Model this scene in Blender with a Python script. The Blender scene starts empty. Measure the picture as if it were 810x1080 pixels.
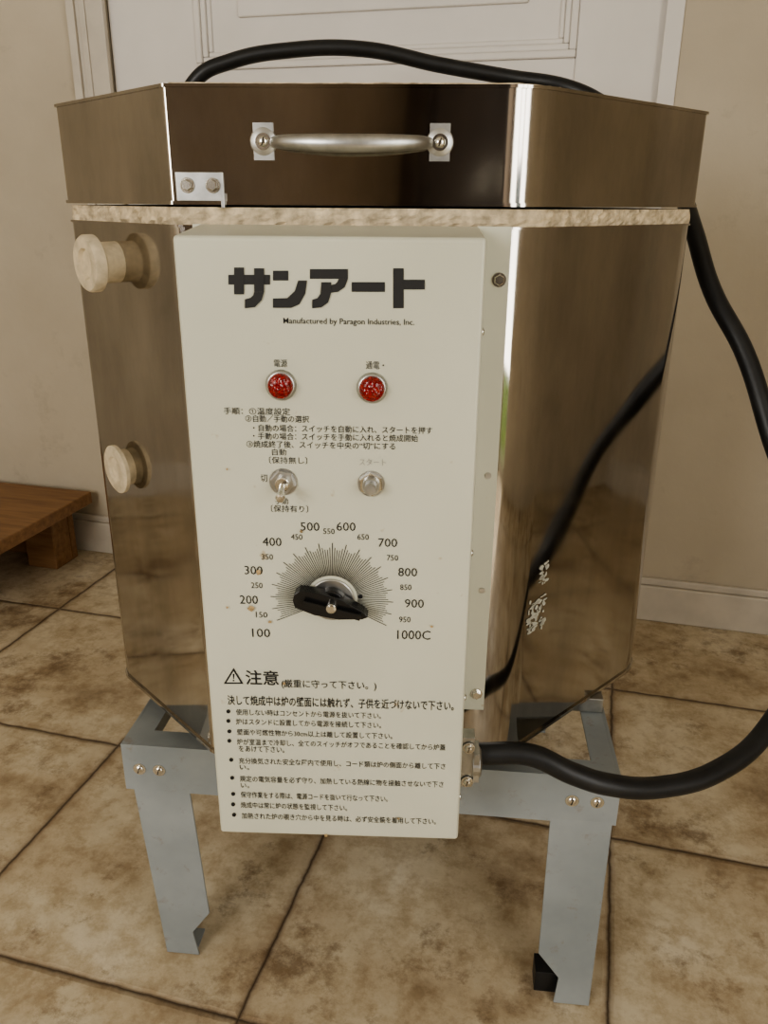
import bpy, bmesh, math, random
from mathutils import Vector, Matrix
random.seed(4)
EYE=0.93
YAW=math.radians(14.9)
TH=math.radians(20.8)
ROLL=0.007
FPX=860.0
scene=bpy.context.scene
cs,sn=math.cos(YAW),math.sin(YAW)
def toW(p):            # kiln-survey frame (x right, y away, z rel. eye) -> room
    return Vector((p[0]*cs-p[1]*sn, p[0]*sn+p[1]*cs, p[2]+EYE))
# ---------------------------------------------------------------- materials
def newmat(name):
    m=bpy.data.materials.new(name); m.use_nodes=True
    nt=m.node_tree; b=nt.nodes['Principled BSDF']
    return m,nt,b
def N(nt,typ,**kw):
    n=nt.nodes.new(typ)
    for k,v in kw.items():
        if k in n.inputs: n.inputs[k].default_value=v
        else: setattr(n,k,v)
    return n
def noise(nt,vec,scale,detail=4,rough=0.55):
    n=N(nt,'ShaderNodeTexNoise'); n.inputs['Scale'].default_value=scale
    n.inputs['Detail'].default_value=detail; n.inputs['Roughness'].default_value=rough
    if vec: nt.links.new(vec,n.inputs['Vector'])
    return n.outputs['Fac']
def ramp(nt,fac,stops):
    r=N(nt,'ShaderNodeValToRGB'); e=r.color_ramp.elements
    while len(e)<len(stops): e.new(0.5)
    for i,(p,c) in enumerate(stops):
        e[i].position=p; e[i].color=(c[0],c[1],c[2],1) if not isinstance(c,(int,float)) else (c,c,c,1)
    nt.links.new(fac,r.inputs['Fac']); return r.outputs['Color']
def mixc(nt,f,a,b,mode='MIX'):
    m=N(nt,'ShaderNodeMix'); m.data_type='RGBA'; m.blend_type=mode
    for s,v in ((0,f),(6,a),(7,b)):
        if hasattr(v,'links'): nt.links.new(v,m.inputs[s])
        elif s==0: m.inputs[0].default_value=v
        else: m.inputs[s].default_value=(v[0],v[1],v[2],1)
    return m.outputs[2]
def math_(nt,op,a,b=0.0,c=None):
    m=N(nt,'ShaderNodeMath'); m.operation=op
    for i,v in enumerate((a,b) if c is None else (a,b,c)):
        if hasattr(v,'links'): nt.links.new(v,m.inputs[i])
        else: m.inputs[i].default_value=v
    return m.outputs[0]
def bump(nt,b,h,strength=0.3,dist=0.01):
    n=N(nt,'ShaderNodeBump'); n.inputs['Strength'].default_value=strength; n.inputs['Distance'].default_value=dist
    nt.links.new(h,n.inputs['Height']); nt.links.new(n.outputs[0],b.inputs['Normal'])
def objvec(nt,scale=None):
    t=N(nt,'ShaderNodeTexCoord').outputs['Object']
    if scale:
        mp=N(nt,'ShaderNodeMapping'); mp.inputs['Scale'].default_value=scale
        nt.links.new(t,mp.inputs['Vector']); return mp.outputs[0]
    return t
def simple(name,col,rough=0.5,metal=0.0,var=0.08,scale=30,bmp=0.0):
    m,nt,b=newmat(name); v=objvec(nt)
    f=noise(nt,v,scale)
    c=ramp(nt,f,[(0.3,[x*(1-var*2) for x in col]),(0.7,[min(1,x*(1+var)) for x in col])])
    nt.links.new(c,b.inputs['Base Color'])
    b.inputs['Roughness'].default_value=rough; b.inputs['Metallic'].default_value=metal
    if bmp: bump(nt,b,f,bmp,0.003)
    return m
# polished stainless
def steelmat(name,col,r0,r1,wave):
    m,nt,b=newmat(name); v=objvec(nt)
    f=noise(nt,objvec(nt,(1,1,0.35)),7,7,0.68)
    c=ramp(nt,f,[(0.34,[x*0.70 for x in col]),(0.62,col)])
    nt.links.new(c,b.inputs['Base Color'])
    rr=ramp(nt,noise(nt,v,14,5),[(0.35,r0),(0.75,r1)])
    nt.links.new(rr,b.inputs['Roughness']); b.inputs['Metallic'].default_value=1.0
    bump(nt,b,noise(nt,objvec(nt,(1,1,0.5)),5,1),wave,0.02)
    return m
STEEL=steelmat('stainless_sheet',(0.53,0.50,0.46),0.05,0.13,0.20)
LIDST=steelmat('lid_stainless_sheet',(0.56,0.525,0.475),0.05,0.12,0.16)
GALV=simple('zinc_plated',(0.50,0.50,0.48),0.36,1.0,0.12,60)
CHROME=simple('chrome',(0.7,0.68,0.62),0.18,1.0,0.05,60)
BRICK=simple('firebrick',(0.66,0.55,0.38),0.95,0,0.22,90,0.9)
PLUG=simple('ceramic_plug',(0.60,0.51,0.36),0.85,0,0.15,60,0.3)
INK=simple('printed_ink',(0.012,0.012,0.012),0.6,0,0.0,10)
INKG=simple('worn_ink',(0.35,0.34,0.30),0.6,0,0.0,10)
BLACK=simple('black_bakelite',(0.010,0.010,0.010),0.25,0,0.1,30)
RUBBER=simple('black_rubber',(0.012,0.013,0.014),0.42,0,0.2,40,0.1)
WHITEF=simple('white_residue',(0.50,0.50,0.42),0.8,0,0.1,50)
RUST=simple('rust_spot',(0.42,0.30,0.15),0.7,0,0.3,200)
GAPSHADE=simple('gap_shade_dark',(0.02,0.016,0.012),0.9,0,0.1,50)  # near-black colour stands in for shade in screw slots and door gaps
m,nt,b=newmat('red_lens'); v=objvec(nt)
vo=N(nt,'ShaderNodeTexVoronoi'); vo.inputs['Scale'].default_value=420; nt.links.new(v,vo.inputs['Vector'])
nt.links.new(ramp(nt,vo.outputs['Distance'],[(0.0,(0.40,0.012,0.008)),(0.6,(0.15,0.002,0.002))]),b.inputs['Base Color'])
b.inputs['Roughness'].default_value=0.12; b.inputs['Coat Weight'].default_value=0.3
bump(nt,b,vo.outputs['Distance'],0.4,0.002); RED=m
# enamel control panel
m,nt,b=newmat('enamel_panel'); v=objvec(nt)
base=ramp(nt,noise(nt,v,4,3),[(0.3,(0.545,0.545,0.44)),(0.7,(0.605,0.605,0.50))])
sp=ramp(nt,noise(nt,v,38,3,0.6),[(0.70,0.0),(0.75,1.0)])
nt.links.new(mixc(nt,math_(nt,'MULTIPLY',sp,0.6),base,(0.38,0.27,0.13)),b.inputs['Base Color'])
b.inputs['Roughness'].default_value=0.38; bump(nt,b,noise(nt,v,260,2),0.06,0.001); PANEL=m
# stand paint
m,nt,b=newmat('stand_paint'); v=objvec(nt)
base=ramp(nt,noise(nt,v,10,4),[(0.3,(0.25,0.28,0.29)),(0.7,(0.34,0.37,0.38))])
sp=ramp(nt,noise(nt,v,38,5,0.7),[(0.60,0.0),(0.72,1.0)])
nt.links.new(mixc(nt,math_(nt,'MULTIPLY',sp,0.5),base,(0.22,0.17,0.12)),b.inputs['Base Color'])
b.inputs['Roughness'].default_value=0.42; b.inputs['Metallic'].default_value=0.25; STAND=m
# walls
def wallmat(name,c1,c2,stain=0.35):
    m,nt,b=newmat(name); v=objvec(nt)
    base=ramp(nt,noise(nt,v,1.6,5,0.6),[(0.3,c1),(0.7,c2)])
    st=ramp(nt,noise(nt,v,6,7,0.7),[(0.58,0.0),(0.75,1.0)])
    nt.links.new(mixc(nt,math_(nt,'MULTIPLY',st,stain),base,[x*0.72 for x in c1]),b.inputs['Base Color'])
    b.inputs['Roughness'].default_value=0.85; bump(nt,b,noise(nt,v,45,5),0.25,0.004); return m
WALL=wallmat('wall_plaster',(0.47,0.41,0.315),(0.58,0.52,0.41),0.6)
WALLD=wallmat('wall_dark_for_reflection',(0.24,0.19,0.15),(0.36,0.295,0.235))  # unseen front wall coloured dark so the lid's reflection turns dark
CEIL=wallmat('ceiling_plaster',(0.6,0.56,0.49),(0.68,0.64,0.57))
DOOR=simple('door_white_paint',(0.74,0.71,0.67),0.5,0,0.03,5)
TRIM=simple('trim_paint',(0.60,0.55,0.47),0.5,0,0.06,12)
REFBLK=simple('reflection_block_dark',(0.03,0.02,0.015),0.35,0,0.2,12)  # dark colour of the block added for the lid's reflection
# wood
m,nt,b=newmat('wood'); v=objvec(nt,(1,9,9))
nt.links.new(ramp(nt,noise(nt,v,6,6,0.6),[(0.3,(0.19,0.095,0.04)),(0.7,(0.34,0.19,0.085))]),b.inputs['Base Color'])
b.inputs['Roughness'].default_value=0.5; WOOD=m
GRASS=simple('grass',(0.20,0.30,0.05),0.9,0,0.3,3)
# floor tiles
TS=0.434
m,nt,b=newmat('floor_tiles'); v=objvec(nt)
sx=N(nt,'ShaderNodeSeparateXYZ'); nt.links.new(v,sx.inputs[0])
wob=math_(nt,'MULTIPLY',math_(nt,'SUBTRACT',noise(nt,v,30,4),0.5),0.007)
def cell(o,off):
    q=math_(nt,'DIVIDE',math_(nt,'ADD',math_(nt,'SUBTRACT',o,off),wob),TS)
    fl=math_(nt,'FLOOR',q); fr=math_(nt,'SUBTRACT',q,fl)
    d=math_(nt,'SUBTRACT',0.5,math_(nt,'ABSOLUTE',math_(nt,'SUBTRACT',fr,0.5)))
    return fl,math_(nt,'MULTIPLY',d,TS)
fx,dx=cell(sx.outputs[0],0.085); fy,dy=cell(sx.outputs[1],0.639)
d=math_(nt,'MINIMUM',dx,dy)
cb=N(nt,'ShaderNodeCombineXYZ'); nt.links.new(fx,cb.inputs[0]); nt.links.new(fy,cb.inputs[1])
wn=N(nt,'ShaderNodeTexWhiteNoise'); nt.links.new(cb.outputs[0],wn.inputs['Vector'])
va=N(nt,'ShaderNodeVectorMath'); va.operation='ADD'; nt.links.new(v,va.inputs[0])
vs=N(nt,'ShaderNodeVectorMath'); vs.operation='SCALE'; vs.inputs['Scale'].default_value=3.0
nt.links.new(wn.outputs['Color'],vs.inputs[0]); nt.links.new(vs.outputs[0],va.inputs[1])
tv=va.outputs[0]
n1=noise(nt,tv,4.5,8,0.68)
base=ramp(nt,n1,[(0.30,(0.32,0.245,0.155)),(0.43,(0.50,0.41,0.28)),(0.55,(0.61,0.53,0.385)),(0.72,(0.72,0.65,0.51))])
fine=ramp(nt,noise(nt,tv,24,7,0.75),[(0.38,(0.62,0.55,0.46)),(0.56,(1,1,1))])
base=mixc(nt,0.7,base,fine,'MULTIPLY')
st=ramp(nt,noise(nt,v,5,8,0.78),[(0.53,0.0),(0.63,1.0)])
base=mixc(nt,math_(nt,'MULTIPLY',st,0.72),base,(0.15,0.09,0.045))
edge=ramp(nt,d,[(0.003,1.0),(0.02,0.0)])
base=mixc(nt,math_(nt,'MULTIPLY',edge,0.3),base,(0.20,0.12,0.06))
g=ramp(nt,d,[(0.0026,1.0),(0.0042,0.0)])
base=mixc(nt,g,base,(0.06,0.035,0.02))
nt.links.new(base,b.inputs['Base Color'])
nt.links.new(ramp(nt,n1,[(0.3,0.66),(0.7,0.40)]),b.inputs['Roughness'])
h=math_(nt,'ADD',math_(nt,'MULTIPLY',ramp(nt,d,[(0.001,0.0),(0.007,1.0)]),0.7),math_(nt,'MULTIPLY',n1,0.9))
bump(nt,b,h,0.5,0.006); FLOOR=m
# ---------------------------------------------------------------- mesh builder
class MB:
    def __init__(s): s.v=[]; s.f=[]; s.m=[]; s.mats=[]
    def mi(s,mat):
        if mat not in s.mats: s.mats.append(mat)
        return s.mats.index(mat)
    def add(s,vs,fs,mat):
        o=len(s.v); s.v+= [Vector(x) for x in vs]; k=s.mi(mat)
        for f in fs: s.f.append([i+o for i in f]); s.m.append(k)
    def box(s,c,h,mat,ax=(1,0,0),ay=(0,1,0),az=(0,0,1)):
        c=Vector(c);ax=Vector(ax)*h[0];ay=Vector(ay)*h[1];az=Vector(az)*h[2]
        vs=[c+ax*i+ay*j+az*k for i in(-1,1) for j in(-1,1) for k in(-1,1)]
        s.add(vs,[(0,1,3,2),(4,6,7,5),(0,4,5,1),(2,3,7,6),(0,2,6,4),(1,5,7,3)],mat)
    def bb(s,a,b,mat):
        a=Vector(a);b=Vector(b); s.box((a+b)/2,[abs(x)/2 for x in (b-a)],mat)
    def lathe(s,p,n,prof,mat,seg=32,ref=(0,0,1),cap=True,rot=0):
        p=Vector(p);n=Vector(n).normalized();a=Vector(ref); a=(a-n*a.dot(n)).normalized();bb=n.cross(a)
        vs=[];fs=[]
        for r,h in prof:
            for i in range(seg):
                t=2*math.pi*i/seg+rot; vs.append(p+n*h+(a*math.cos(t)+bb*math.sin(t))*r)
        for j in range(len(prof)-1):
            for i in range(seg):
                k=(i+1)%seg; fs.append((j*seg+i,j*seg+k,(j+1)*seg+k,(j+1)*seg+i))
        if cap:
            fs.append(tuple(range(seg))[::-1]); fs.append(tuple((len(prof)-1)*seg+i for i in range(seg)))
        s.add(vs,fs,mat)
    def prism(s,poly,n,h,mat):
        n=Vector(n).normalized()*h; k=len(poly)
        vs=[Vector(p) for p in poly]+[Vector(p)+n for p in poly]
        fs=[tuple(range(k))[::-1],tuple(range(k,2*k))]+[(i,(i+1)%k,(i+1)%k+k,i+k) for i in range(k)]
        s.add(vs,fs,mat)
    def finish(s,name,parent=None,frame=True,bevel=0,smooth=False,angle=35,wn=False,seg=2):
        me=bpy.data.meshes.new(name)
        vs=[toW(v) if frame else v for v in s.v]
        me.from_pydata(vs,[],s.f); 
        for mt in s.mats: me.materials.append(mt)
        for p,k in zip(me.polygons,s.m): p.material_index=k
        me.update()
        bm=bmesh.new(); bm.from_mesh(me)
        if not wn: bmesh.ops.recalc_face_normals(bm,faces=bm.faces)
        if smooth:
            for f in bm.faces: f.smooth=True
            for e in bm.edges:
                if len(e.link_faces)==2 and e.calc_face_angle(0)>math.radians(angle): e.smooth=False
        bm.to_mesh(me); bm.free()
        ob=bpy.data.objects.new(name,me); scene.collection.objects.link(ob)
        if parent:
            ob.parent=parent; ob.matrix_parent_inverse=parent.matrix_world.inverted()
        if bevel:
            bv=ob.modifiers.new('bevel','BEVEL'); bv.width=bevel; bv.segments=seg; bv.limit_method='ANGLE'; bv.angle_limit=math.radians(40)
            bv.harden_normals=False
        if wn:
            w=ob.modifiers.new('wn','WEIGHTED_NORMAL'); w.keep_sharp=True; w.weight=100
        return ob
def empty(name,loc,rz=0):
    e=bpy.data.objects.new(name,None); e.location=loc; e.rotation_euler=(0,0,rz); e.empty_display_size=0.1
    scene.collection.objects.link(e); bpy.context.view_layer.update(); return e
# ---------------------------------------------------------------- room
YB=1.85; XL=-2.3; XR=1.75; YF=-2.3; ZC=2.45
B=MB(); B.bb((XL-.1,YF-.1,-.06),(XR+.1,YB+.2,0),FLOOR); B.finish('floor',frame=False)
B=MB(); B.bb((XL-.1,YF-.1,ZC),(XR+.1,YB+.2,ZC+.06),CEIL); B.finish('ceiling',frame=False)
DX0,DX1,DZ=-1.14,0.055,2.06
B=MB(); B.bb((XL-.1,YB,0),(DX0-.004,YB+.12,ZC),WALL); B.bb((DX1+.004,YB,0),(XR+.1,YB+.12,ZC),WALL); B.bb((DX0-.004,YB,DZ+.004),(DX1+.004,YB+.12,ZC),WALL)
B.bb((DX0-.05,YB+.125,0),(DX1+.05,YB+.14,ZC),GAPSHADE)  # dark sheet added behind the door so no sky shows through its gaps
B.finish('wall_back',frame=False)
B=MB(); B.bb((XL-.1,YF-.1,0),(XL,YB,ZC),WALL); B.finish('wall_left',frame=False)
# right wall with wide glazed garden doorway
GY0,GY1,GZ=-1.95,-0.35,2.05
B=MB(); B.bb((XR,YF-.1,0),(XR+.1,GY0,ZC),WALL); B.bb((XR,GY1,0),(XR+.1,YB,ZC),WALL); B.bb((XR,GY0,GZ),(XR+.1,GY1,ZC),WALL)
B.finish('wall_right',frame=False)
# front wall with an unseen window added to light the control panel frontally
WX0,WX1,WZ0,WZ1=-2.0,-0.75,0.85,2.1
B=MB(); B.bb((XL-.1,YF-.1,0),(WX0,YF,ZC),WALLD); B.bb((WX1,YF-.1,0),(XR+.1,YF,ZC),WALLD); B.bb((WX0,YF-.1,0),(WX1,YF,WZ0),WALLD); B.bb((WX0,YF-.1,WZ1),(WX1,YF,ZC),WALLD)
B.finish('wall_front',frame=False)
B=MB()
for x in (WX0+.02,(WX0+WX1)/2,WX1-.02): B.bb((x-.02,YF-.07,WZ0),(x+.02,YF-.03,WZ1),TRIM)
for z in (WZ0+.02,(WZ0+WZ1)/2,WZ1-.02): B.bb((WX0,YF-.065,z-.02),(WX1,YF-.035,z+.02),TRIM)
B.finish('added_window_1',frame=False,bevel=.003)
B=MB()
for y in (GY0+.03,-1.22,-.78,GY1-.03): B.bb((XR+.03,y-.03,0),(XR+.07,y+.03,GZ),TRIM)
B.bb((XR+.03,GY0,GZ-.06),(XR+.07,GY1,GZ),TRIM); B.bb((XR+.03,GY0,0),(XR+.07,GY1,.06),TRIM)
B.finish('garden_doorway_frame',frame=False,bevel=.003)  # frame of the unseen garden doorway, widened to broaden the kiln's bright stripe
B=MB(); B.bb((XR+.1,-9,-.16),(14,6,-.06),GRASS); B.finish('lawn',frame=False)
# unseen cabinet-shaped block added so the lid front reflects a dark patch
CX=.50
B=MB(); B.bb((CX,YF+.02,0.05),(CX+.5,YF+.42,1.9),REFBLK); B.bb((CX-.02,YF+.02,1.9),(CX+.52,YF+.45,1.93),REFBLK); B.bb((CX+.02,YF+.42,.1),(CX+.235,YF+.435,1.86),REFBLK); B.bb((CX+.265,YF+.42,.1),(CX+.48,YF+.435,1.86),REFBLK); B.bb((CX,YF+.04,0),(CX+.5,YF+.38,.05),REFBLK)
for x in (CX+.21,CX+.29): B.bb((x-.008,YF+.435,.95),(x+.008,YF+.46,1.07),CHROME)
B.finish('reflection_block',frame=False,bevel=.004)
# panelled door
B=MB(); y0=YB+.012
B.bb((DX0,y0+.012,0.005),(DX1,y0+.045,DZ),DOOR)
PX0,PX1=-.93,-.11
def stile(a,b): B.bb((a[0],y0,a[1]),(b[0],y0+.02,b[1]),DOOR)
stile((DX0,.005),(PX0,DZ)); stile((PX1,.005),(DX1,DZ))
for z0,z1 in ((.005,.2),(.98,1.20),(1.95,DZ)): stile((PX0,z0),(PX1,z1))
for z0,z1 in ((.2,.98),(1.2,1.95)):
    for w,dd,ww in ((0,-.006,.014),(.014,.0,.012),(.026,.006,.01)):
        for a,b_ in (((PX0+w,z0+w),(PX1-w,z0+w+ww)),((PX0+w,z1-w-ww),(PX1-w,z1-w)),((PX0+w,z0+w+ww),(PX0+w+ww,z1-w-ww)),((PX1-w-ww,z0+w+ww),(PX1-w,z1-w-ww))):
            B.bb((a[0],y0+dd,a[1]),(b_[0],y0+.018,b_[1]),DOOR)
    B.bb((PX0+.10,y0+.003,z0+.10),(PX1-.10,y0+.018,z1-.10),DOOR)
B.finish('door_1',frame=False,bevel=.003)
B=MB()
x0,x1=DX0-.085,DX0+.003
B.bb((x0,YB-.014,0),(x1,YB-.0005,DZ+.0),TRIM); B.bb((x0,YB-.022,0),(x0+.02,YB-.0145,DZ),TRIM); B.bb((x0+.03,YB-.018,0),(x0+.045,YB-.0145,DZ),TRIM)
B.bb((DX1-.003,YB-.006,0),(DX1+.030,YB-.0005,DZ),DOOR)
B.bb((DX0-.085,YB-.018,DZ+.001),(DX1+.03,YB-.0005,DZ+.075),TRIM)
B.finish('trim_1',frame=False,bevel=.003)
B=MB()
for x0,x1 in ((XL,DX0-.087),(DX1+.034,XR)):
    B.bb((x0,YB-.016,0),(x1,YB-.0005,.09),TRIM); B.bb((x0,YB-.010,.0905),(x1,YB-.0005,.108),TRIM)
B.finish('baseboard_back',frame=False,bevel=.003)
B=MB(); B.bb((XL+.0005,YF,0),(XL+.015,YB-.02,.1),TRIM); B.finish('baseboard_left',frame=False,bevel=.003)
# low wooden bench at left
B=MB(); B.bb((-2.1,1.28,.155),(-1.31,1.82,.188),WOOD); B.bb((-2.05,1.77,0),(-1.36,1.795,.155),WOOD); B.bb((-2.05,1.36,.09),(-1.39,1.38,.155),WOOD)
B.bb((-2.06,1.38,0),(-2.03,1.77,.155),WOOD); B.bb((-1.45,1.70,0),(-1.36,1.77,.155),WOOD); B.bb((-1.67,1.36,0),(-1.63,1.40,.155),WOOD)
B.finish('wooden_platform',frame=False,bevel=.003)
# ---------------------------------------------------------------- kiln
cen=toW((0,1.08,0)); cen.z=0
kiln=empty('electric_kiln',cen,YAW)
POLY=[(-.339,.918),(-.187,.752),(.125,.742),(.339,.945),(.341,1.20),(.15,1.395),(-.145,1.40),(-.340,1.20)]
def inset(poly,d):
    out=[];n=len(poly)
    for i in range(n):
        p0,p1,p2=[Vector(poly[(i+k)%n]) for k in(-1,0,1)]
        d1=(p1-p0).normalized();d2=(p2-p1).normalized()
        n1=Vector((-d1.y,d1.x));n2=Vector((-d2.y,d2.x))
        bis=(n1+n2).normalized(); out.append(p1+bis*(d/bis.dot(n1)))
    return out
def rounded(poly,rs,seg=12):
    out=[];n=len(poly)
    for i in range(n):
        p=Vector(poly[i]);a=(Vector(poly[i-1])-p).normalized();b=(Vector(poly[(i+1)%n])-p).normalized()
        r=rs[i]; ang=a.angle(b)/2; bis=(a+b).normalized(); c=p+bis*(r/math.sin(ang)); t=r/math.tan(ang)
        v0=(p+a*t)-c; v1=(p+b*t)-c; tot=v0.angle(v1)
        for k in range(seg+1):
            f=k/seg; q=(v0*math.sin((1-f)*tot)+v1*math.sin(f*tot))/math.sin(tot); out.append(c+q)
    return out
def shell(B,pl,z0,z1,mat,capt=True,capb=True,capmat=None):
    n=len(pl)
    B.add([(p.x,p.y,z0) for p in pl]+[(p.x,p.y,z1) for p in pl],[(i,(i+1)%n,(i+1)%n+n,i+n) for i in range(n)],mat)
    if capt: B.add([(p.x,p.y,z1) for p in pl],[tuple(range(n))],capmat or mat)
    if capb: B.add([(p.x,p.y,z0) for p in pl],[tuple(range(n))[::-1]],capmat or mat)
def smoothall(ob):
    for p in ob.data.polygons: p.use_smooth=len(p.vertices)==4
rb=[.035,.025,.095,.060,.06,.06,.06,.06]
rl=[.008,.005,.062,.012,.01,.01,.01,.01]
ZBOT=-.574
INB=.001
B=MB(); pb=rounded(inset(POLY,INB+.002),rb); shell(B,pb,ZBOT,-.0215,STEEL); o=B.finish('body_jacket',kiln,wn=True); smoothall(o)
B=MB(); shell(B,rounded(inset(POLY,INB),rb),-.0215,-.0195,STEEL); shell(B,rounded(inset(POLY,INB),rb),ZBOT-.004,ZBOT,STEEL); o=B.finish('jacket_lips',kiln,wn=True); smoothall(o)
B=MB(); shell(B,rounded(inset(POLY,.003),rl),-.002,.090,LIDST); shell(B,rounded(inset(POLY,.001),rl),.088,.0905,LIDST); shell(B,rounded(inset(POLY,.001),rl),-.003,.0,LIDST)
o=B.finish('lid_band',kiln,wn=True); smoothall(o)
def rough_ring(name,d,z0,z1,amp,mat,ny=6,rs=rb):
    pl=rounded(inset(POLY,d),rs,4); pts=[]
    n=len(pl)
    for i in range(n):
        a=pl[i];b_=pl[(i+1)%n];L=(b_-a).length;k=max(1,int(L/.006))
        for j in range(k): pts.append(a.lerp(b_,j/k))
    m_=len(pts);vs=[];fs=[]
    c=Vector((0,1.07))
    for j in range(ny):
        z=z0+(z1-z0)*j/(ny-1)
        for p in pts:
            e=(c-p).normalized()*random.uniform(0,amp)*(1.6 if j in(0,ny-1) else 1); vs.append((p.x+e.x,p.y+e.y,z))
    for j in range(ny-1):
        for i in range(m_):
            k=(i+1)%m_; fs.append((j*m_+i,j*m_+k,(j+1)*m_+k,(j+1)*m_+i))
    fs.append(tuple((ny-1)*m_+i for i in range(m_))); fs.append(tuple(range(m_))[::-1])
    B=MB(); B.add(vs,fs,mat); return B.finish(name,kiln)
rough_ring('firebrick_rim',.0035,-.0195,-.005,.0025,BRICK,rs=[.03,.03,.08,.04,.04,.03,.03,.04])
rough_ring('lid_firebrick',.012,.088,.0930,.003,BRICK,3,rs=[.02,.02,.05,.02,.02,.02,.02,.02])
# front face helpers
Bf=Vector((-.187,.752,0));Cf=Vector((.125,.742,0)); fdir=(Cf-Bf).normalized(); fn=Vector((fdir.y,-fdir.x,0))
UP=Vector((0,0,1))
def fpt(x,z,out=0):
    t=(x-Bf.x)/fdir.x; p=Bf+fdir*t; return Vector((p.x,p.y,z))+fn*(out-.003)
def screw(B,p,n,r=.0045,mat=None,slot=True,hexa=False):
    mat=mat or CHROME
    B.lathe(p,n,[(r*1.5,0),(r*1.5,.0008),(r*1.45,.0012)],mat,20)
    if hexa: B.lathe(p,n,[(r*1.15,.001),(r*1.15,.004),(r*.95,.0046)],mat,6)
    else: B.lathe(p,n,[(r,.001),(r*.95,.0022),(r*.7,.0033),(r*.3,.0038)],mat,20)
    if slot:
        n=Vector(n).normalized(); a=Vector((0.3,0,1));a=(a-n*a.dot(n)).normalized()
        B.box(Vector(p)+n*.0037,(.0005,.0004,r*.75),GAPSHADE,n.cross(a),n,a)
# handle
B=MB()
hx0,hx1,hz=-.1035,.0445,.047
for x in (hx0,hx1):
    B.lathe(fpt(x,hz),fn,[(.0115,0),(.0115,.0018),(.0105,.0028)],GALV,24)
    B.box(fpt(x,hz,.0012),(.0085,.0012,.0145),GALV,fdir,fn,UP)
    screw(B,fpt(x,hz,.0028),fn,.0045,CHROME)
path=[]; 
for k in range(29):
    t=k/28; x=hx0+.009+(hx1-hx0-.018)*t
    s_=math.sin(math.pi*t); out=.003+.024*min(1,s_**.5); z=hz-.0005-.002*s_
    path.append((fpt(x,z,out),.0045+.0026*(s_**.6)))
def tube(B,path,mat,seg=16,flat=1.0):
    vs=[];fs=[]
    for i,(p,r) in enumerate(path):
        a=path[max(0,i-1)][0];b_=path[min(len(path)-1,i+1)][0]; t=(b_-a).normalized(); u=UP-t*UP.dot(t)
        u.normalize(); w=t.cross(u)
        for k in range(seg):
            an=2*math.pi*k/seg; vs.append(p+u*math.cos(an)*r+w*math.sin(an)*r*flat)
    for i in range(len(path)-1):
        for k in range(seg):
            q=(k+1)%seg; fs.append((i*seg+k,i*seg+q,(i+1)*seg+q,(i+1)*seg+k))
    fs.append(tuple(range(seg))[::-1]); fs.append(tuple((len(path)-1)*seg+i for i in range(seg))); B.add(vs,fs,mat)
tube(B,path,GALV,16,.8)
B.finish('lid_handle',kiln,smooth=True,angle=50)
# lid clamp plate
B=MB(); B.box(fpt(-.1600,.0115,.0012),(.0205,.0012,.0115),GALV,fdir,fn,UP)
B.box(fpt(-.1400,.0005,.003),(.0015,.003,.006),GALV,fdir,fn,UP)
for x in (-.1705,-.1485): screw(B,fpt(x,.0125,.0024),fn,.0042,CHROME,False,True)
B.finish('lid_clamp_plate',kiln,bevel=.0006)
B=MB(); B.box((0,1.408,.02),(.13,.006,.05),GALV); B.box((0,1.408,-.10),(.13,.006,.05),GALV); B.lathe((-.15,1.418,-.035),(1,0,0),[(.008,0),(.008,.3)],GALV,16); B.finish('lid_hinge',kiln,bevel=.001)
# peephole plugs on left face
Av=Vector((-.339,.918,0)); ld=(Bf-Av).normalized(); ln=Vector((ld.y,-ld.x,0))
def plug(name,t,z,out,rf,rn,tilt=0.0):
    L=(Bf-Av).length; p=Av+ld*(L*t)-ln*.004; p.z=z
    n=(ln+UP*tilt).normalized()
    B=MB()
    B.lathe(p,n,[(rn*1.0,0),(rn,out*.45),(rn*1.04,out*.56),(rf*.9,out*.62),(rf,out*.68),(rf*1.0,out*.92),(rf*.93,out),(rf*.55,out),(rf*.48,out*.88),(rf*.2,out*.86)],PLUG,40)
    return B.finish(name,kiln,smooth=True,angle=40)
plug('peephole_plug_upper',.46,-.057,.034,.0270,.0195,-.02)
plug('peephole_plug_lower',.345,-.276,.017,.0268,.0200,-.02)
# ---------------------------------------------------------------- control box
PL=Vector((-.1655,.664,0));PR=Vector((.0775,.656,0)); pd=(PR-PL).normalized(); pn=Vector((pd.y,-pd.x,0)); PW=(PR-PL).length
ZT,ZB=-.025,-.6055
def pp(s,z,out=0): q=PL+pd*s+pn*out; return Vector((q.x,q.y,z))
cF=Vector((0,math.cos(TH),-math.sin(TH)));cU0=Vector((0,math.sin(TH),math.cos(TH)));cR0=Vector((1,0,0))
cR=cR0*math.cos(ROLL)+cU0*math.sin(ROLL); cU=cU0*math.cos(ROLL)-cR0*math.sin(ROLL)
def lay(x,y):   # measured layout of the printing -> (s,z) on the real face of the box
    d=cF+cU*((540-y)/FPX)+cR*((x-405)/FPX)
    t=(PL.dot(pn))/(d.dot(pn)); q=d*t; return (q-PL).dot(pd), q.z
B=MB()
dep=.092
def bk(s,z,dd): return pp(s,z,-dd)
zr=ZT+.0065
vs=[pp(0,ZB),pp(PW,ZB),pp(PW,ZT),pp(0,ZT),bk(0,ZB,dep-.006),bk(PW,ZB,dep-.010),bk(PW,zr,dep-.010),bk(0,zr,dep-.006)]
B.add(vs,[(0,1,2,3),(1,5,6,2),(5,4,7,6),(4,0,3,7),(3,2,6,7),(1,0,4,5)],PANEL)
B.finish('control_box',kiln,bevel=.0035,seg=3)
B=MB()
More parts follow.
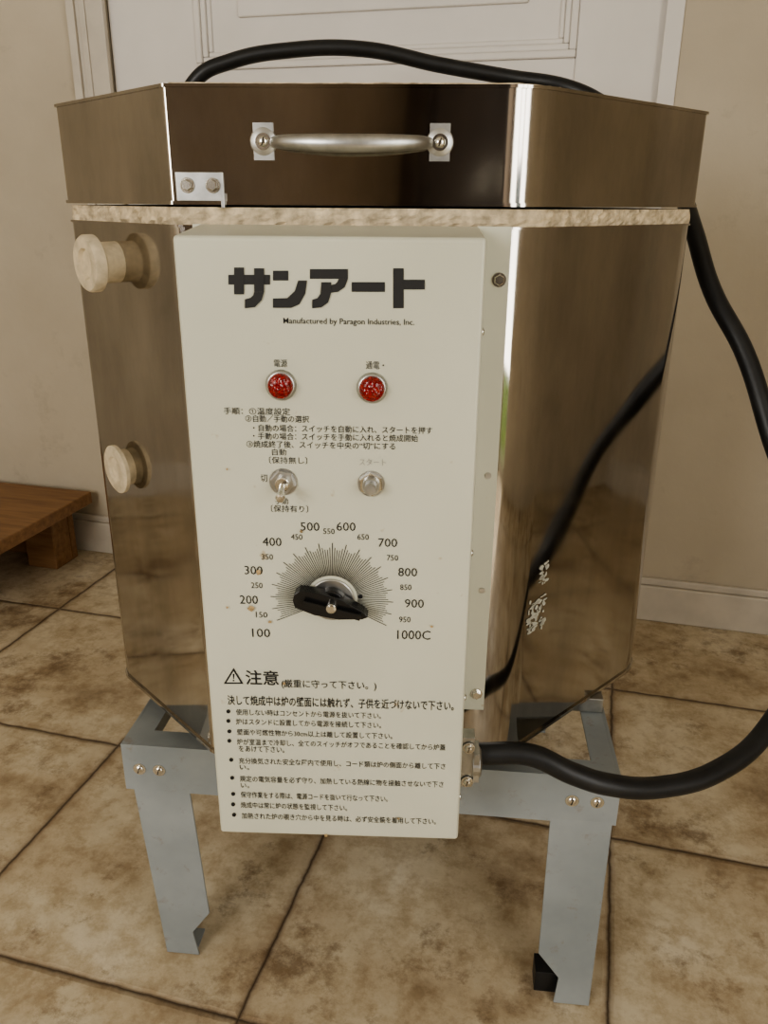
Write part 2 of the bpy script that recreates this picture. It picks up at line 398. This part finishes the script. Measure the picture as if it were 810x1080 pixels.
B.box(pp(PW+.012,(zr+-.50)/2,-.076),(.0145,.001,(zr+.50)/2),PANEL,pd,pn,UP)
B.box(pp(-.0,(zr+-.50)/2,-.080),(.004,.001,(zr+.50)/2),PANEL,pd,pn,UP)
B.finish('mounting_flange',kiln,bevel=.0006)
B=MB()
for z in (-.062,-.48): screw(B,pp(PW+.018,z,-.075),pn,.0042,CHROME,False,True)
for z in (-.24,-.36): B.lathe(pp(PW+.018,z,-.075),pn,[(.003,0),(.003,.001)],GALV,16)
for z in (-.10,-.30,-.455,-.575): B.lathe(pp(PW+.0005,z,-.03),pd,[(.004,0),(.0035,.002),(.002,.003)],CHROME,16)
B.finish('flange_screws',kiln,smooth=True)
B=MB()
cz=-.527
B.box(pp(PW+.007,cz,-.030),(.007,.008,.030),GALV,pd,pn,UP)
B.box(pp(PW+.0165,cz-.004,-.030),(.003,.012,.017),GALV,pd,pn,UP)
B.lathe(pp(PW+.013,cz-.006,-.032),pd,[(.0155,0),(.0155,.007),(.0135,.009)],GALV,24)
for dz in (.019,-.022): screw(B,pp(PW+.008,cz+dz,-.021),pn,.0042,CHROME,True)
B.finish('cable_clamp',kiln,bevel=.0012)
# printing ---------------------------------------------------------
PB=MB(); OUT=.0006
def quad(pts,mat=INK,out=OUT):
    q=[pp(*lay(x,y),out) for x,y in pts]; PB.add(q,[tuple(range(len(q)))],mat)
def poly_local(pts,mat=INK,out=OUT):
    PB.add([pp(s,z,out) for s,z in pts],[tuple(range(len(pts)))],mat)
def text(body,x0,x1,yc,hpx,mat=INK,bold=0.0):
    cu=bpy.data.curves.new('t','FONT'); cu.body=body; cu.size=1; cu.resolution_u=2; cu.offset=bold
    ob=bpy.data.objects.new('t',cu); scene.collection.objects.link(ob); bpy.context.view_layer.update()
    dg=bpy.context.evaluated_depsgraph_get(); me=ob.evaluated_get(dg).to_mesh()
    vs=[v.co.copy() for v in me.vertices]; fs=[tuple(p.vertices) for p in me.polygons]
    ob.evaluated_get(dg).to_mesh_clear(); bpy.data.objects.remove(ob)
    if not vs: return
    xa=min(v.x for v in vs);xb=max(v.x for v in vs);ya=min(v.y for v in vs);yb=max(v.y for v in vs)
    s0,z0=lay(x0,yc);s1,_=lay(x1,yc); _,zt=lay(x0,yc-hpx/2);_,zb=lay(x0,yc+hpx/2)
    PB.add([pp(s0+(v.x-xa)/(xb-xa)*(s1-s0), zb+(v.y-ya)/(yb-ya)*(zt-zb), OUT) for v in vs],fs,mat)
def strokes(x0,x1,y0,y1,polys):
    for k,pl in enumerate(polys): quad([(x0+(x1-x0)*a/100,y0+(y1-y0)*b_/100) for a,b_ in pl],INK,OUT+k*.00025)
LY0,LY1=282,325
strokes(241,285,LY0,LY1,[[(0,18),(100,18),(100,42),(0,42)],[(14,0),(38,0),(38,66),(14,66)],[(62,2),(86,2),(86,60),(62,60)],
   [(62,60),(86,60),(80,80),(64,97),(40,100),(40,78),(54,74),(60,68)]])
strokes(288,324,LY0,LY1,[[(0,8),(45,8),(45,32),(0,32)],[(0,76),(42,75),(64,58),(74,32),(100,32),(95,64),(78,90),(54,99),(0,99)]])
strokes(327,367,LY0,LY1,[[(0,4),(100,4),(100,28),(0,28)],[(76,28),(100,28),(92,48),(74,60),(56,62),(56,43),(66,41),(72,36)],
   [(30,36),(56,36),(56,62),(48,86),(30,98),(6,100),(6,79),(20,75),(28,64)]])
strokes(371,406,LY0,LY1,[[(0,36),(100,36),(100,60),(0,60)]])
strokes(411,448,LY0,LY1,[[(10,2),(40,2),(40,100),(10,100)],[(40,30),(100,30),(100,54),(40,54)]])
text('Manufactured by Paragon Industries, Inc.',299,437,339,8,bold=.004)
text('電源',289,303,383,8); text('通電・',386,405,385,8)
text('手順：①温度設定',236,306,433,7.5,bold=.004)
text('②自動／手動の選択',259,326,441,7.5,bold=.004)
text('・自動の場合：スイッチを自動に入れ、スタートを押す',267,456,451,7.5,bold=.004)
text('・手動の場合：スイッチを手動に入れると焼成開始',267,441,459.5,7.5,bold=.004)
text('③焼成終了後、スイッチを中央の“切”にする',260,417,468,7.5,bold=.004)
text('自動',287,302,476.5,7); text('〔保持無し〕',284,324,485,7.5); text('切',275,282,504,8); text('手動',290,304,528,7); text('〔保持有り〕',286,325,536,7.5)
text('スタート',379,407,487,7,INKG)
for s_,x0,x1,y,h in (('100',266,285,667,9),('150',270,282,648,6),('200',253,272,632,9),('250',265,277,617,6),('300',258,277,601,9),('350',276,288,587,6),('400',277,297,571,9),
    ('450',307,319,566,6),('500',317,337,555,9),('550',341,353,560,6),('600',355,375,555,9),('650',377,389,566,6),('700',399,419,572,9),('750',408,420,588,6),
    ('800',420,440,603,9),('850',422,434,619,6),('900',427,447,636,9),('950',421,433,653,6),('1000C',419,454,669,9.5)):
    text(s_,x0,x1,y,h)
kc=lay(350,632)
def dialq(a,r0,r1,w,mat=INK):
    ca,sa=math.cos(a),math.sin(a)
    poly_local([(kc[0]+ca*r-sa*k,kc[1]+sa*r+ca*k) for r,k in ((r0,-w),(r1,-w),(r1,w),(r0,w))],mat)
for i in range(91):
    a=math.radians(204-231*i/90); big=i%5==0
    dialq(a,.0235,.0555 if big else (.049 if i%5 in(2,3) else .051),.00034 if big else .00030)
# worn rust spots
for x,y,r in ((273,603,2.6),(265,641,3.2),(285,655,1.8),(318,560,1.6),(300,720,1.5),(344,880,1.8),(240,640,1.3),(420,862,1.4),(455,660,1.4),(240,494,1.2)):
    quad([(x+r*random.uniform(.7,1.3)*math.cos(a*math.pi/5),y+r*random.uniform(.7,1.3)*math.sin(a*math.pi/5)) for a in range(10)],RUST,OUT+.0012)
quad([(246.5,704),(236,721),(257,721)]);quad([(246.5,707.5),(239.2,719.2),(253.8,719.2)],PANEL,OUT+.0002)
def q2(pts): quad(pts,INK,OUT+.0004)
q2([(245.6,710),(247.6,710),(247.1,715.5),(246.1,715.5)]); q2([(245.7,716.5),(247.4,716.5),(247.4,718),(245.7,718)])
text('注意',259,294,714,15.5,bold=.014); text('(厳重に守って下さい。)',297,397,721,10,bold=.006)
text('決して焼成中は炉の壁面には触れず、子供を近づけないで下さい。',240,479,738,10.5,bold=.010)
lines=[('使用しない時はコンセントから電源を抜いて下さい。',249,402,750,1),('炉はスタンドに設置してから電源を接続して下さい。',249,402,760,1),('壁面や可燃性物から30cm以上は離して設置して下さい。',250,414,771,1),
('炉が室温まで冷却し、全てのスイッチがオフであることを確認してから炉蓋',250,470,781,1),('をあけて下さい。',252,300,789,0),('充分換気された安全な屋内で使用し、コード類は炉の側面から離して下さ',252,470,801,1),('い。',253,263,809,0),
('規定の電気容量を必ず守り、加熱している熱線に物を接触させないで下さ',253,468,820,1),('い。',254,263,828,0),('保守作業をする際は、電源コードを抜いて行なって下さい。',254,409,837,1),('焼成中は常に炉の状態を監視して下さい。',254,366,848,1),('加熱された炉の覗き穴から中を見る時は、必ず安全鏡を着用して下さい。',255,460,859,1)]
for s_,x0,x1,y,bu in lines:
    yy=y+ (x0+x1-500)*.004
    text(s_,x0,x1,yy,6.5 if len(s_)>3 else 5,bold=.004)
    if bu:
        quad([(x0-8+2.2*math.cos(a*math.pi/5),y+2.2*math.sin(a*math.pi/5)) for a in range(10)])
PB.finish('panel_printing',kiln)
B=MB()
for x,y in ((296.5,406),(392.5,409)):
    c=pp(*lay(x,y))
    B.lathe(c,pn,[(.0128,0),(.0128,.0012),(.0115,.003),(.0104,.0035)],GALV,36)
    B.lathe(c,pn,[(.0104,.001),(.0104,.006),(.0092,.0085),(.006,.0098),(.002,.0104)],RED,36)
B.finish('pilot_lamps',kiln,smooth=True,angle=50)
B=MB()
c=pp(*lay(299,508)); 
B.lathe(c,pn,[(.0120,0),(.0120,.001)],GALV,32); B.lathe(c,pn,[(.0112,.001),(.0112,.0038),(.0103,.0044)],GALV,6,rot=.3); B.lathe(c,pn,[(.0062,.004),(.0062,.0085),(.0055,.009)],CHROME,24)
dv=(pn+Vector((0,0,-.30))+pd*.05).normalized()
B.lathe(c+pn*.006,dv,[(.0022,0),(.0030,.012),(.0042,.019),(.0042,.021),(.003,.0225),(.001,.023)],CHROME,20)
c=pp(*lay(391.5,510))
B.lathe(c,pn,[(.0115,0),(.0115,.001)],GALV,32); B.lathe(c,pn,[(.0108,.001),(.0108,.0038),(.010,.0044)],CHROME,6,rot=.1); B.lathe(c,pn,[(.0072,.004),(.0072,.009),(.0066,.010)],GALV,24); B.lathe(c,pn,[(.0050,.009),(.0050,.016),(.0042,.017),(.002,.0172)],GALV,24)
B.finish('toggle_switch_and_start_button',kiln,smooth=True,angle=30)
B=MB(); c=pp(kc[0],kc[1])
B.lathe(c,pn,[(.0205,0),(.0205,.0015),(.0195,.0022)],GALV,48)
B.lathe(c,pn,[(.0135,.002),(.0130,.010),(.012,.011)],BLACK,40)
ka=math.radians(-14.5); kx=pd*math.cos(ka)+UP*math.sin(ka); kz=UP*math.cos(ka)-pd*math.sin(ka)
prof=[(-.0335,-.002),(-.0300,-.0085),(-.012,-.0110),(.010,-.0095),(.030,-.0035),(.0345,0),(.030,.0035),(.010,.0095),(-.012,.0110),(-.0300,.0085),(-.0335,.004)]
B.prism([c+pn*.004+kx*a+kz*b_ for a,b_ in prof],pn,.013,BLACK)
B.box(c+pn*.019+kx*.002,(.026,.0030,.0028),BLACK,kx,pn,kz)
B.lathe(c+pn*.017+kx*.001+kz*.002,pn,[(.0048,0),(.0045,.0055),(.003,.006)],CHROME,20)
B.lathe(pp(*lay(380,629)),pn,[(.0023,0),(.0023,.0008)],BLACK,16)
B.finish('temperature_dial_knob',kiln,bevel=.0012)
# tape residue flakes on right face
Ev=Vector((.339,.945,0)); rd=(Ev-Cf).normalized(); rn=Vector((rd.y,-rd.x,0))
B=MB()
for i in range(90):
    s_=.043+random.random()*.030; z=-.395-random.random()*.04
    if random.random()<.3: z=-.352-random.random()*.03; s_=.059+random.random()*.014
    p=Cf+rd*s_+rn*(-INB-.0014); p.z=z; w=random.uniform(.001,.005);h_=random.uniform(.0006,.003)
    pl=[]
    for k in range(6):
        a=k*math.pi/3+random.uniform(-.3,.3); pl.append(p+rd*math.cos(a)*w+UP*math.sin(a)*h_)
    B.add(pl,[tuple(range(6))],WHITEF)
B.finish('tape_residue',kiln)
# ---------------------------------------------------------------- stand
SL=Vector((-.3085,.800,0)); SR=Vector((.267,.743,0)); sr=(SR-SL).normalized(); sb=Vector((-sr.y,sr.x,0)); SW=(SR-SL).length; SD=.585
scen=toW(SL+sr*SW/2+sb*SD/2); scen.z=0
stand=empty('kiln_stand',scen,YAW)
R0,R1=-.663,-.5985
def sp_(a,b_,z): q=SL+sr*a+sb*b_; return Vector((q.x,q.y,z))
B=MB()
def sbx(a0,a1,b0,b1,z0,z1,mat=STAND):
    B.box(sp_((a0+a1)/2,(b0+b1)/2,(z0+z1)/2),((a1-a0)/2,(b1-b0)/2,(z1-z0)/2),mat,sr,sb,UP)
zt=ZBOT-.0045
for b0,s_ in ((0,1),(SD,-1)):
    sbx(0,SW,min(b0,b0+s_*.003),max(b0,b0+s_*.003),R0,R1)
    sbx(.0032,SW-.0032,min(b0+s_*.0032,b0+s_*.03),max(b0+s_*.0032,b0+s_*.03),R1-.003,R1)
for a0,s_ in ((0,1),(SW,-1)):
    sbx(min(a0,a0+s_*.003),max(a0,a0+s_*.003),.0032,SD-.0032,R0,R1-.0003)
    sbx(min(a0+s_*.0032,a0+s_*.03),max(a0+s_*.0032,a0+s_*.03),.0302,SD-.0302,R1-.0033,R1-.0003)
B.finish('stand_frame',stand)
B=MB(); 
for f in (.25,.5,.75): sbx(.0035,SW-.0035,SD*f-.02,SD*f+.02,R1+.0005,zt-.0002,GALV)
B.finish('cross_supports',stand,bevel=.001)
F=-EYE
def leg(name,corner,sx_,sy_,lean,fwd=0.0,rubber=False):
    B=MB(); a0,b0=corner
    def P(a,b_,z):
        k=(R1-.004-z)/(R1-.004-F)
        return sp_(a0+sx_*(a+lean*k),b0+sy_*(b_+fwd*k),z)
    def flange(pts,fr):
        if fr: q=[P(a,.0035,z) for a,z in pts]; B.prism(q,sb*sy_,.003,STAND)
        else: q=[P(.0035,b_,z) for b_,z in pts]; B.prism(q,sr*sx_,.003,STAND)
    pts=[(.0035,R1-.004),(.074,R1-.004),(.071,F+.075),(.044,F+.040),(.047,F+.001),(.0035,F+.001)]
    flange(pts,True)
    flange([(b_+.0032 if b_<.01 else b_*.75,z) for b_,z in pts],False)
    B.box(P(.024,.024,F+.0025),(.019,.019,.0015),STAND,sr,sb,UP)
    if rubber: B.box(P(.056,.032,F+.016),(.014,.014,.016),RUBBER,sr,sb,UP)
    return B.finish(name,stand,bevel=.0008)
leg('leg_1',(0,0),1,1,.022); leg('leg_2',(SW,0),-1,1,.004,-.020,True); leg('leg_3',(0,SD),1,-1,.01); leg('leg_4',(SW,SD),-1,-1,.01)
B=MB()
for a in (.020,.044,SW-.052,SW-.024): screw(B,sp_(a,-.0001,-.632),-sb,.0052,CHROME,True)
for b_ in (.03,.055):
    screw(B,sp_(SW+.0001,b_,-.632),sr,.0052,CHROME,True); screw(B,sp_(-.0001,b_,-.632),-sr,.0052,CHROME,True)
B.finish('stand_bolts',stand,smooth=True)
# ---------------------------------------------------------------- cord
pts=[(.088,.700,-.533),(.105,.698,-.531),(.1517,.694,-.529),(.195,.685,-.545),(.2304,.685,-.5578),(.2943,.70,-.5732),(.370,.73,-.572),(.435,.775,-.552),(.490,.835,-.500),(.505,.865,-.420),(.490,.890,-.340),(.462,.925,-.272),(.433,.985,-.168),(.404,1.04,-.100),(.392,1.10,-.0300),(.392,1.24,.06),
(.35,1.40,.135),(.2936,1.45,.1708),(.1874,1.45,.1868),(.0821,1.45,.2027),(-.0371,1.45,.2237),(-.156,1.45,.2212),(-.2461,1.45,.2055),(-.3003,1.45,.1814),(-.335,1.46,.12),(-.35,1.48,-.1),(-.35,1.50,-.6),(-.33,1.52,-.88),(-.25,1.56,-.917),(-.05,1.62,-.917)]
cu=bpy.data.curves.new('power_cord','CURVE'); cu.dimensions='3D'; cu.bevel_depth=.0115; cu.bevel_resolution=5; cu.use_fill_caps=True
sp=cu.splines.new('BEZIER'); sp.bezier_points.add(len(pts)-1)
for i,p in enumerate(pts):
    bp=sp.bezier_points[i]; bp.co=toW(p); bp.handle_left_type=bp.handle_right_type='AUTO'
cu.resolution_u=10; cu.materials.append(RUBBER)
co=bpy.data.objects.new('power_cord',cu); scene.collection.objects.link(co)
# ---------------------------------------------------------------- lights
def area(name,loc,direction,sx_,sy_,power,col):
    l=bpy.data.lights.new(name,'AREA'); l.shape='RECTANGLE'; l.size=sx_; l.size_y=sy_; l.energy=power; l.color=col
    o=bpy.data.objects.new(name,l); o.location=loc; o.rotation_euler=Vector(direction).to_track_quat('-Z','Y').to_euler(); scene.collection.objects.link(o); return o
area('panel_fill_light',((WX0+WX1)/2,YF+.01,(WZ0+WZ1)/2),(0,1,-.0),1.2,1.2,50,(1.0,.97,.92))  # area lamp added in the front opening as frontal light for the panel
def stripe_lamp(name,y0,y1,z0,z1,dens): area(name,(XR-.01,(y0+y1)/2,(z0+z1)/2),(-1,0,0),y1-y0,z1-z0,dens*(y1-y0)*(z1-z0),(1.0,.96,.90))
stripe_lamp('doorway_stripe_light',-1.92,-1.25,.35,2.0,20); stripe_lamp('doorway_stripe_light.001',-.75,-.38,.35,2.0,20); stripe_lamp('doorway_stripe_light.002',-1.19,-.81,1.05,2.0,20)  # area lamps added in the doorway, split to shape the kiln's bright stripe
s=bpy.data.lights.new('sun','SUN'); s.energy=5; s.angle=.02; s.color=(1,.93,.8); so=bpy.data.objects.new('sun',s); so.rotation_euler=(math.radians(40),0,math.radians(65)); scene.collection.objects.link(so)
w=bpy.data.worlds.new('world'); scene.world=w; w.use_nodes=True
bg=w.node_tree.nodes['Background']; sk=w.node_tree.nodes.new('ShaderNodeTexSky'); sk.sky_type='HOSEK_WILKIE'
w.node_tree.links.new(sk.outputs[0],bg.inputs[0]); bg.inputs[1].default_value=1.0
try: scene.view_settings.look='AgX - Medium High Contrast'
except Exception as e: print(e)
# ---------------------------------------------------------------- camera
cam=bpy.data.cameras.new('camera'); cam.sensor_fit='VERTICAL'; cam.sensor_height=36; cam.lens=36*FPX/1080; cam.clip_start=.02
c=bpy.data.objects.new('camera',cam); scene.collection.objects.link(c)
def rot(v): return Vector((v.x*cs-v.y*sn,v.x*sn+v.y*cs,v.z))
r_,u_,f_=rot(cR),rot(cU),rot(cF)
M=Matrix(((r_.x,u_.x,-f_.x,0),(r_.y,u_.y,-f_.y,0),(r_.z,u_.z,-f_.z,EYE),(0,0,0,1)))
c.matrix_world=M; scene.camera=c
